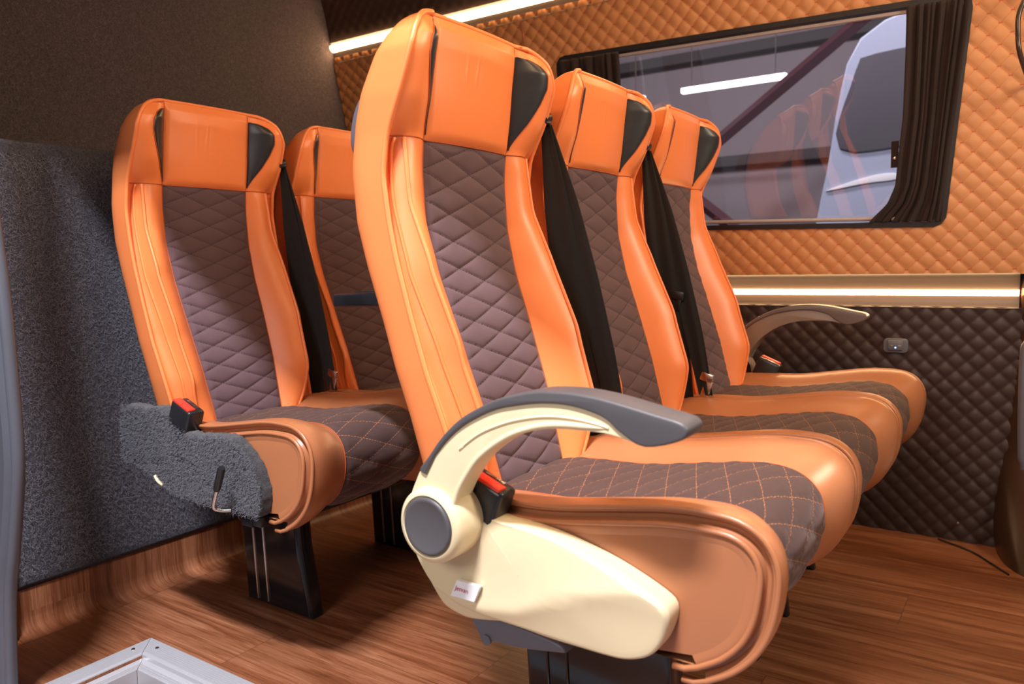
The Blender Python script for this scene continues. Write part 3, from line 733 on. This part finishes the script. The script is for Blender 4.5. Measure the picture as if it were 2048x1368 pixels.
def add_armrest(seat, mats, dx=0, dz=0, near=True):
    yy = (lambda y: y) if near else (lambda y: 2 * SO[1] - y)
    sg = -1 if near else 1; r = empty('armrest', (0, 0, 0), None, None); r.parent = seat
    T = lambda pts: [(x + dx, z + dz) for x, z in pts]
    arm_out = cr(T(ARM_OL[:-1] + PAD_I + ARM_L[1:]), 3, True)
    pad_out = np.vstack([cr(T(PAD_O), 4), cr(T(PAD_I[::-1]), 3)[1:-1]])
    m = MB(); m.prism(arm_out, yy(.728), yy(.766), bevel=.006, seg=4); m.build('arm_frame', mats[0], r, origin=SO, angle=60)
    m = MB(); m.prism(pad_out, yy(.7245), yy(.7695), bevel=.007, seg=4); m.build('arm_pad', mats[1], r, origin=SO, angle=60)
    lip = resample(cr(T([(x - (-.003), z + .005) for x, z in ARM_L[2:-1]]), 4), 60)
    m = MB(); m.tube(np.array([(x, yy(.7285), z) for x, z in lip]), np.concatenate([np.linspace(.001, .004, 8), np.full(52, .004)]), res=8)
    ch = resample(cr(T([(-.372, .613), (-.392, .617), (-.42, .6195), (-.45, .6185), (-.48, .613), (-.51, .604), (-.545, .588), (-.575, .566)]), 4), 60)
    m.tube(np.array([(x, yy(.7285), z) for x, z in ch]), .0022, res=6)
    m.build('arm_rib', mats[0], r, origin=SO, angle=60)
    hc = (-.6205 + dx, yy(.765), .464 + dz); ax = (0, sg, 0)
    m = MB(); m.lathe([(.049, -.01), (.049, .038), (.0475, .044), (.044, .048), (.040, .049), (.0385, .046), (.0, .046)], hc, ax, 56); m.build('hub', mats[0], r, origin=SO, angle=50)
    m = MB(); m.lathe([(.0375, .040), (.0375, .0485), (.036, .0505), (.033, .051), (.031, .0500), (.0, .0505)], hc, ax, 56); m.build('hub_cap', mats[1], r, origin=SO, angle=50)
    return r
def add_cover(seat):
    m = dome(cr(COVER, 5, True), .800, .768, .007, .004); v = m.v[0]
    cz = np.interp(v[:, 0], [-.70, -.663, -.61, -.57, -.52, -.47, -.43, -.385, -.33], [.385, .369, .352, .351, .360, .384, .402, .416, .424])
    m.v[0][:, 1] -= np.where(v[:, 1] < .770, .010 * np.exp(-np.sqrt((v[:, 2] - cz) ** 2 + .004 ** 2) / .030) - .002, 0)
    c = m.build('side_cover', 'cream', seat, origin=SO, angle=60); c['label'] = 'cream plastic side cover'
    lo = cr([(-.690, .40), (-.689, .36), (-.676, .338), (-.660, .322), (-.637, .315), (-.611, .314), (-.565, .322), (-.50, .335), (-.50, .40), (-.60, .43)], 5, True)
    m = dome(lo, .83, .792, .006, .003); m.build('lower_cover', 'cream', seat, origin=SO, angle=60)
    br = [(-.618, .313), (-.607, .322), (-.570, .321), (-.522, .317), (-.482, .312), (-.470, .303), (-.484, .300), (-.522, .293), (-.553, .289), (-.582, .288), (-.593, .281), (-.602, .284), (-.609, .296)]
    m = MB(); m.prism(resample(cr(br, 3, True), 60, True), .798, .850, bevel=.004); m.lathe([(0, .0), (.007, .0), (.007, .003), (0, .003)], (-.592, .7985, .2885), (0, -1, 0), 16)
    b = m.build('bracket', 'grey_plate', seat, origin=SO, angle=60)
    # sticker with a short line of red lettering
    q = [(-.607, .3835), (-.570, .3825), (-.580, .3605), (-.618, .3605)]
    yf = .7555
    m = MB(); m.prism(q, yf, yf + .006, bevel=.0); st = m.build('sticker', 'sticker', seat, origin=SO, smooth=False)
    st['label'] = 'small white sticker with faint red lettering'
    t = bpy.data.curves.new('lettering', 'FONT'); t.body = 'Jetvan'; t.size = .0088; t.extrude = .0001; t.shear = .3
    to = bpy.data.objects.new('lettering_tmp', t); C.objects.link(to)
    bpy.context.view_layer.update()
    me = bpy.data.meshes.new_from_object(to.evaluated_get(bpy.context.evaluated_depsgraph_get())); C.objects.unlink(to); bpy.data.objects.remove(to)
    for v in me.vertices:
        x, y, z = v.co; v.co = (-.6105 + x * 1.0 - SO[0], yf - .0006 - z - SO[1], .3705 + y - x * .05)
    me.materials.append(M['sticker_ink']); lo_ = bpy.data.objects.new('lettering', me); C.objects.link(lo_); lo_.parent = st
def add_rear_extras(seat):
    # carpet-covered side flap, seat height lever, plastic clip
    FL = [(-.76, .50), (-.71, .515), (-.672, .512), (-.642, .518), (-.617, .517), (-.593, .507), (-.578, .492), (-.558, .481), (-.525, .475), (-.482, .477), (-.425, .482), (-.392, .478), (-.372, .467), (-.350, .451), (-.334, .434), (-.325, .413), (-.318, .391), (-.3195, .366), (-.327, .344), (-.339, .339), (-.375, .338), (-.42, .338), (-.467, .339), (-.522, .341), (-.573, .342), (-.604, .350), (-.645, .365), (-.70, .385), (-.77, .40)]
    m = dome(cr(FL, 4, True), .800, .777, .007, .003, 220)
    # carpet pile: roughened surface
    rg = np.random.RandomState(3); v = m.v[0]; v[:, 0] += rg.normal(0, .0008, len(v)); v[:, 2] += rg.normal(0, .0009, len(v))
    o = m.build('carpet_flap', 'carpet_flap', seat, origin=SO); o['label'] = 'charcoal carpet covered side flap'
    poly = cr(FL, 4, True) - np.array([SO[0], 0])
    def fr(rs, n):
        q = np.stack([rs.uniform(-.17, .285, n * 3), rs.uniform(.335, .52, n * 3)], 1); inside = np.zeros(len(q), bool); j = len(poly) - 1
        for i in range(len(poly)):
            xi, zi = poly[i]; xj, zj = poly[j]; c_ = ((zi > q[:, 1]) != (zj > q[:, 1])) & (q[:, 0] < (xj - xi) * (q[:, 1] - zi) / (zj - zi + 1e-12) + xi); inside ^= c_; j = i
        q = q[inside][:n]; n = len(q); O = np.stack([q[:, 0], np.full(n, .7745 - SO[1]), q[:, 1]], 1)
        if n < nreq: k_ = rs.randint(0, n, nreq - n); O = np.vstack([O, O[k_] + rs.normal(0, .002, (nreq - n, 3)) * np.array([1, 0, 1])])
        e = np.ones((nreq, 1)); return O, e * np.array([0, -1.0, 0]), e * np.array([1.0, 0, 0]), e * np.array([0, 0, 1.0])
    nreq = 9000; add_pile(o, nreq, fr, 'fibre_light', 5, .009, .0006, .003)
    m = MB(); m.tube(cr([(-.40, .772, .345), (-.415, .762, .345), (-.4225, .752, .350), (-.418, .748, .362), (-.400, .744, .392)], 8), .0042, res=10)
    lv = m.build('lever', 'chrome', seat, origin=SO)
    m = MB(); m.tube(np.array([(-.401, .744, .390), (-.3975, .743, .396), (-.3745, .738, .434), (-.373, .7377, .4365)]), [.0058, .0068, .0072, .0060], res=14)
    m.build('lever_grip', 'black_plastic', lv, origin=SO)
    m = MB(); m.tube(cr([(-.650, .7745, .376), (-.638, .773, .366), (-.622, .7745, .359)], 6), [.001] + [.0035] * 11 + [.001], res=8); m.build('clip', 'cream', seat, origin=SO)
    m = MB(); m.box((-.365, .80, .325), (.05, .02, .02), bevel=.002).box((-.38, .795, .318), (.03, .012, .012)); m.build('hinge', 'black_plastic', seat, origin=SO)

base = make_seat(); scan()
G_ = 'orange and brown quilted passenger seats'
F1 = base
F2 = copy_tree(base); F2.location = (SO[0], SO[1] + .43, 0)
F3 = copy_tree(base); F3.location = (SO[0], SO[1] + .86, 0)
R1 = copy_tree(base); R1.location = (SO[0] - .822, SO[1] + .09, 0)
R2 = copy_tree(base); R2.location = (SO[0] - .822, SO[1] + .52, 0)
for s_, lb in ((F1, 'nearest orange leather seat with cream armrest and brown quilted suede centre, front row'),
               (F2, 'middle orange seat of the front row, between the cream armrest seat and the window seat'),
               (F3, 'orange seat of the front row closest to the window wall, with taupe armrest'),
               (R1, 'orange seat against the carpeted partition with a charcoal carpet flap and lever on its side'),
               (R2, 'orange seat in the back row beside the window wall, behind the black tray')):
    s_['label'] = lb
add_leg(F1, -.68, -.405, 1.03, .05); add_leg(F2, -.68, -.427, 1.03, .05); add_leg(F3, -.68, -.427, .825, .035); add_leg(F3, -.68, -.440, 1.125, .035); add_leg(F3, -.66, -.452, 1.36, .03)
add_leg(R1, -.725, -.500, 1.03, .045, .03, 'chrome'); add_leg(R2, -.725, -.500, 1.03, .045, .03, 'chrome')  # chrome ribs imitate reflections on the black legs
for s_ in (F1, F2, R1): add_belt(s_)
m = MB(); m.box((-.668, 1.215, .712), (.036, .012, .020), rot=(0, 12, 0), bevel=.003).box((-.664, 1.215, .692), (.012, .010, .030), rot=(0, 12, 0), bevel=.002); tg_ = m.build('belt_tongue', 'black_plastic', F2, origin=SO)
add_buckle(F1); add_buckle(R1, (-.568, .795, .484)); add_buckle(F3, (-.600, .790, .475), -1)
add_armrest(F1, ('cream', 'grey_pad')); add_cover(F1)
add_armrest(F3, ('taupe', 'taupe_dark'), -.070, .018, near=False)
add_rear_extras(R1)
# tray folded out of the back of the nearest seat
m = MB(); m.box((-.985, 1.10, .731), (.19, .20, .025), rot=(0, -2, 0), bevel=.005, seg=3); tr_ = m.build('seat_tray', 'gloss_black', F1, origin=SO); tr_['label'] = 'black fold-out tray'
m = MB(); m.box((-.985, 1.10, .745), (.13, .14, .002), rot=(0, -2, 0)); m.build('tray_inlay', 'black_plastic', tr_, origin=SO)

# ------------------------------------------------------------------ curtains
def curtain(name, s0b, s1b, s0t, s1t, n, label, gather=0.0, edge=None):
    """pleated cloth; s = x range at the bottom and top"""
    zs = np.linspace(0.0, 1.0, 70); us = np.linspace(0, 1, n * 12); G = []
    for t in zs:
        a = s0b + (s0t - s0b) * t if edge is None else float(edge(t)); b = s1b + (s1t - s1b) * t; row = []
        for u in us:
            x = a + (b - a) * u; sN = (x + 1.34) / (1.128 + .052 * t); _, z = win_xy(sN, .018 + .965 * t)
            amp = .0105 * (0.62 + .38 * math.sin(u * 23 + 1 + t)) * (1 - .5 * math.exp(-((t - 1) / .04) ** 2) - .3 * math.exp(-(t / .05) ** 2))
            ph = 2 * math.pi * n * (u + .035 * math.sin(u * 13 + 1) + .02 * math.sin(u * 31) + .012 * math.sin(t * 5 + u * 7))
            y = wall_y(z) - .012 + amp * math.sin(ph) + .003 * math.sin(ph * 2.3 + t * 9) * math.exp(-(t / .12) ** 2)
            row.append((x + .002 * math.cos(ph), y, z))
        G.append(row)
    m = MB(); m.grid(np.array(G)); o = m.build(name, 'curtain', angle=None)
    md = o.modifiers.new('thickness', 'SOLIDIFY'); md.thickness = .0012
    return tag(o, label, 'curtain', 'dark window curtains')
curtain('curtain', -1.332, -1.135, -1.330, -1.118, 7, 'narrow dark brown curtain gathered at the left end of the window')
eg = sampler([0, .04, .09, .18, .30, .50, 1.0], [-.395, -.376, -.348, -.328, -.322, -.312, -.306], 9)
rc = curtain('curtain', -.38, -.218, -.306, -.164, 8, 'dark brown pleated curtain gathered at the right end of the window', edge=eg)
m = MB(); m.box((-.331, float(wall_y(1.06)) - .006, 1.06), (.018, .004, .07), bevel=.0015); tb = m.build('curtain_tab', 'curtain', rc)
m = MB(); m.lathe([(0, .0), (.004, .0), (.004, .002), (.002, .003), (0, .003)], (-.331, float(wall_y(1.05)) - .008, 1.05), (0, -1, 0), 16); m.build('snap_button', 'chrome', tb)

# ------------------------------------------------------------------ wall switch with sockets
sw = empty('wall_switch', (-.323, 2.400, .5385), 'small dark grey charging socket with blue indicator on the brown quilted wall', 'switch')
def swm(m, n, mat): return m.build(n, mat, sw, origin=(-.323, 2.400, .5385))
rr = []
for cx, cz, a0 in ((.021, -.010, -90), (.021, .010, 0), (-.021, .010, 90), (-.021, -.010, 180)):
    for a in np.linspace(a0, a0 + 90, 6): rr.append((-.323 + cx + .010 * math.cos(math.radians(a)), .5385 + cz + .010 * math.sin(math.radians(a))))
m = MB(); m.prism(rr, 2.392, 2.408, bevel=.0015); swm(m, 'face_plate', 'grey_plate')
m = MB(); m.box((-.323, 2.3905, .5395), (.038, .008, .027), bevel=.002); swm(m, 'rocker', 'grey_plate')
m = MB(); m.box((-.332, 2.3862, .539), (.004, .0008, .0018)).box((-.3125, 2.3862, .539), (.008, .0008, .0018)); swm(m, 'marking', 'silver_rail')
m = MB(); m.lathe([(0, .0), (.0019, 0), (.0019, .001), (0, .0012)], (-.3225, 2.3865, .5335), (0, -1, 0), 12); swm(m, 'indicator', 'blue_led')
# small screw head and cable at the wall foot
m = MB(); m.lathe([(0, 0), (.004, 0), (.0035, .002), (0, .003)], (-.155, 2.395, .055), (0, -1, 0), 14); tag(m.build('screw', 'chrome'), 'small round screw head low on the brown quilted wall', 'screw')
m = MB(); m.tube(cr([(-.20, 2.385, .004), (-.12, 2.33, .003), (-.07, 2.26, .003), (-.03, 2.20, .003)], 8), .0022, res=6); tag(m.build('cable', 'black_plastic'), 'thin black cable on the floor by the foot of the quilted wall', 'cable')

# ------------------------------------------------------------------ aluminium step edge (grooved, mitred corner)
def step_edge():
    prof = []  # (distance inward from outer edge, height)
    prof += [(0, .0005), (.001, .003)]
    for k in range(8): d = .004 + k * .0052; prof += [(d, .0035), (d + .0036, .0035), (d + .0040, .0022), (d + .0048, .0022)]
    prof += [(.047, .0035), (.052, .002), (.053, -.006), (.057, -.010)]
    for k in range(3): d = .059 + k * .006; prof += [(d, -.010), (d + .004, -.010), (d + .0044, -.0115), (d + .0055, -.0115)]
    prof += [(.080, -.010), (.082, -.04)]
    cor = np.array([-1.553, .879]); e = np.array([-1.553, .33]); e2 = np.array([.45, .879])
    m1, m2 = MB(), MB()
    g1 = [[(cor[0] + d, cor[1] - d - .0006, h), (cor[0] + d, .33, h)] for d, h in prof]
    g2 = [[(cor[0] + d + .0006, cor[1] - d, h), (.45, cor[1] - d, h)] for d, h in prof]
    m1.grid(np.array(g1)); m2.grid(np.array(g2)); return m1, m2
se = empty('step_edging', (-1.553, .879, 0), 'grooved aluminium step edging with mitred corner on the wood floor', 'edging')
m1, m2 = step_edge()
for mm in (m1, m2): mm.build('edge_profile', 'alu', se, smooth=False, origin=(-1.553, .879, 0))
for x, y in ((-1.535, .828), (-1.497, .858)):
    m = MB(); m.lathe([(.004, .0036), (.0035, .0048), (.0, .0052)], (x, y, 0), (0, 0, 1), 14); m.build('screw_head', 'chrome', se, origin=(-1.553, .879, 0))

# ------------------------------------------------------------------ rubber-edged rear door post beside the opening (left edge of the view)
edge = resample(cr([(-1.50, 1.60), (-1.478, 1.30), (-1.455, 1.02), (-1.436, .847), (-1.427, .747), (-1.424, .612), (-1.425, .491), (-1.437, .419), (-1.472, .304), (-1.505, .204), (-1.530, .039), (-1.532, .008)], 8), 90)
ds = post = empty('door_seal', (-1.5, .60, 0), 'grey rubber door seal running down the left edge of the doorway', 'door seal')
m = MB(); m.tube(np.array([(x - .010, .600, z) for x, z in edge]), .0105, res=14); m.build('seal_bead', 'rubber', ds, origin=(-1.5, .60, 0))
m = MB(); G = []
for x, z in edge:
    G.append([(x - .018, .604, z), (x - .026, .592, z), (x - .036, .588, z), (x - .046, .592, z), (x - .060, .596, z), (x - .16, .594, z), (x - .20, .64, z), (x - .09, .64, z)])
m.grid(np.array(G), cv=True); m.build('seal_flange', 'rubber', ds, origin=(-1.5, .60, 0))
m = MB(); G = [[(x - .0015, .603, z), (x - .006, .606, z), (x - .012, .606, z)] for x, z in edge if z > .6]
m.grid(np.array(G)); m.build('seal_lining', 'pillar_brown', ds, origin=(-1.5, .60, 0))

# grey panel edge of the forward seat at the right edge of the view
m = MB(); m.prism(cr([(-.016, .333), (-.022, .37), (-.025, .47), (-.026, .56), (-.019, .60), (.03, .62), (.3, .62), (.3, .31), (.02, .31)], 4, True), 1.98, 2.02, bevel=.008); tag(m.build('grey_panel', 'grey_plate'), 'grey plastic panel in front of the dark pillar at the right edge', 'panel')
m = MB(); m.tube(cr([(-.036, 2.325, 1.195), (-.040, 2.24, 1.205), (-.056, 2.20, 1.255), (-.061, 2.20, 1.305), (-.060, 2.20, 1.34), (-.048, 2.205, 1.375), (-.03, 2.24, 1.405), (-.022, 2.305, 1.415)], 8), .0055, res=12); tag(m.build('grab_handle', 'pillar_brown'), 'dark curved handle at the upper right edge beside the orange wall', 'handle')

# ------------------------------------------------------------------ hall outside the window
m = MB(); m.box((-3.5, 7.6, 2.0), (22, .1, 8)); tag(m.build('hall_wall', 'hall_wall'), kind='structure')
m = MB(); m.box((-2.5, 3.9, -.62), (24, 12, .1)); tag(m.build('hall_floor', 'hall_wall'), kind='structure')
for z_ in (1.05, 1.72, 2.75):
    m = MB(); m.box((-3.5, 7.48, z_), (18, .14, .10), bevel=.01); tag(m.build('hall_beam', 'hall_beam'), 'dark horizontal wall beam seen through the window', 'beam', 'dark wall beams outside the window')
br_ = empty('wall_brace', (-2.25, 5.5, 1.37), 'dark red pair of diagonal braces outside the window', 'brace')
for e_ in ((-.70, 5.5, 2.50), (-1.40, 5.5, .68)):
    m = MB(); m.tube([(-2.27, 5.5, 1.38), e_], .045, res=4); m.build('brace_bar', 'brace_red', br_, origin=(-2.25, 5.5, 1.37))
m = MB(); m.box((-2.5, 4.8, 4.25), (24, 10, .1)); tag(m.build('hall_ceiling', 'hall_beam'), kind='structure')
for (x0, x1, y_, z_, lb) in ((-2.30, -1.52, 5.75, 2.065, 'long white light tube hanging outside the window'), (-3.2, -2.60, 5.75, 2.055, 'short white light tube outside the window, beside the left curtain')):
    lt = empty('light_tube', ((x0 + x1) / 2, y_, z_), lb, 'light'); og = ((x0 + x1) / 2, y_, z_)
    m = MB(); m.box(og, (x1 - x0, .05, .042), bevel=.01); m.build('tube', 'tube_white', lt, origin=og)
    m = MB()
    for xx_ in (x0 + .08, x1 - .08): m.tube([(xx_, y_, z_ + .02), (xx_, y_, 4.21)], .004, res=6)
    m.build('hanging_wire', 'hall_beam', lt, origin=og)
# parked van outside
vn = empty('parked_van', (-1.4, 5.4, -.57), 'pale blue grey van parked outside the window', 'van')
body = resample(cr([(-1.0, .05), (-1.0, .7), (-.975, .99), (-.925, 1.26), (-.88, 1.58), (-.81, 1.84), (-.62, 1.96), (-.2, 1.99), (1.6, 1.99), (2.2, 1.95), (2.2, .0), (-.9, -.05)], 5, True), 80, True)
m = MB(); m.prism(body, 4.3, 6.0, bevel=.07, seg=4); m.build('van_body', 'van_paint', vn, origin=(-1.4, 5.4, -.57))
m = MB(); m.prism(resample(cr([(-.865, 1.34), (-.80, 1.70), (-.755, 1.78), (-.3, 1.80), (.6, 1.80), (.6, 1.31), (-.4, 1.33)], 4, True), 50, True), 4.285, 4.30, bevel=.004); m.build('side_window', 'van_glass', vn, origin=(-1.4, 5.4, -.57))
m = MB(); m.prism(cr([(-.93, 1.13), (-.72, 1.19), (-.60, 1.195), (-.60, 1.165), (-.74, 1.155)], 4, True), 4.288, 4.30, bevel=.002); m.build('trim_strip', 'sticker', vn, origin=(-1.4, 5.4, -.57))  # white strip standing in for a highlight streak on the body
m = MB()
for x_ in (-.45, 1.6): m.lathe([(0, 0), (.20, 0), (.33, .02), (.34, .1), (.34, .2), (0, .2)], (x_, 4.5, -.23), (0, -1, 0), 32)
m.build('wheel', 'black_plastic', vn, origin=(-1.4, 5.4, -.57))
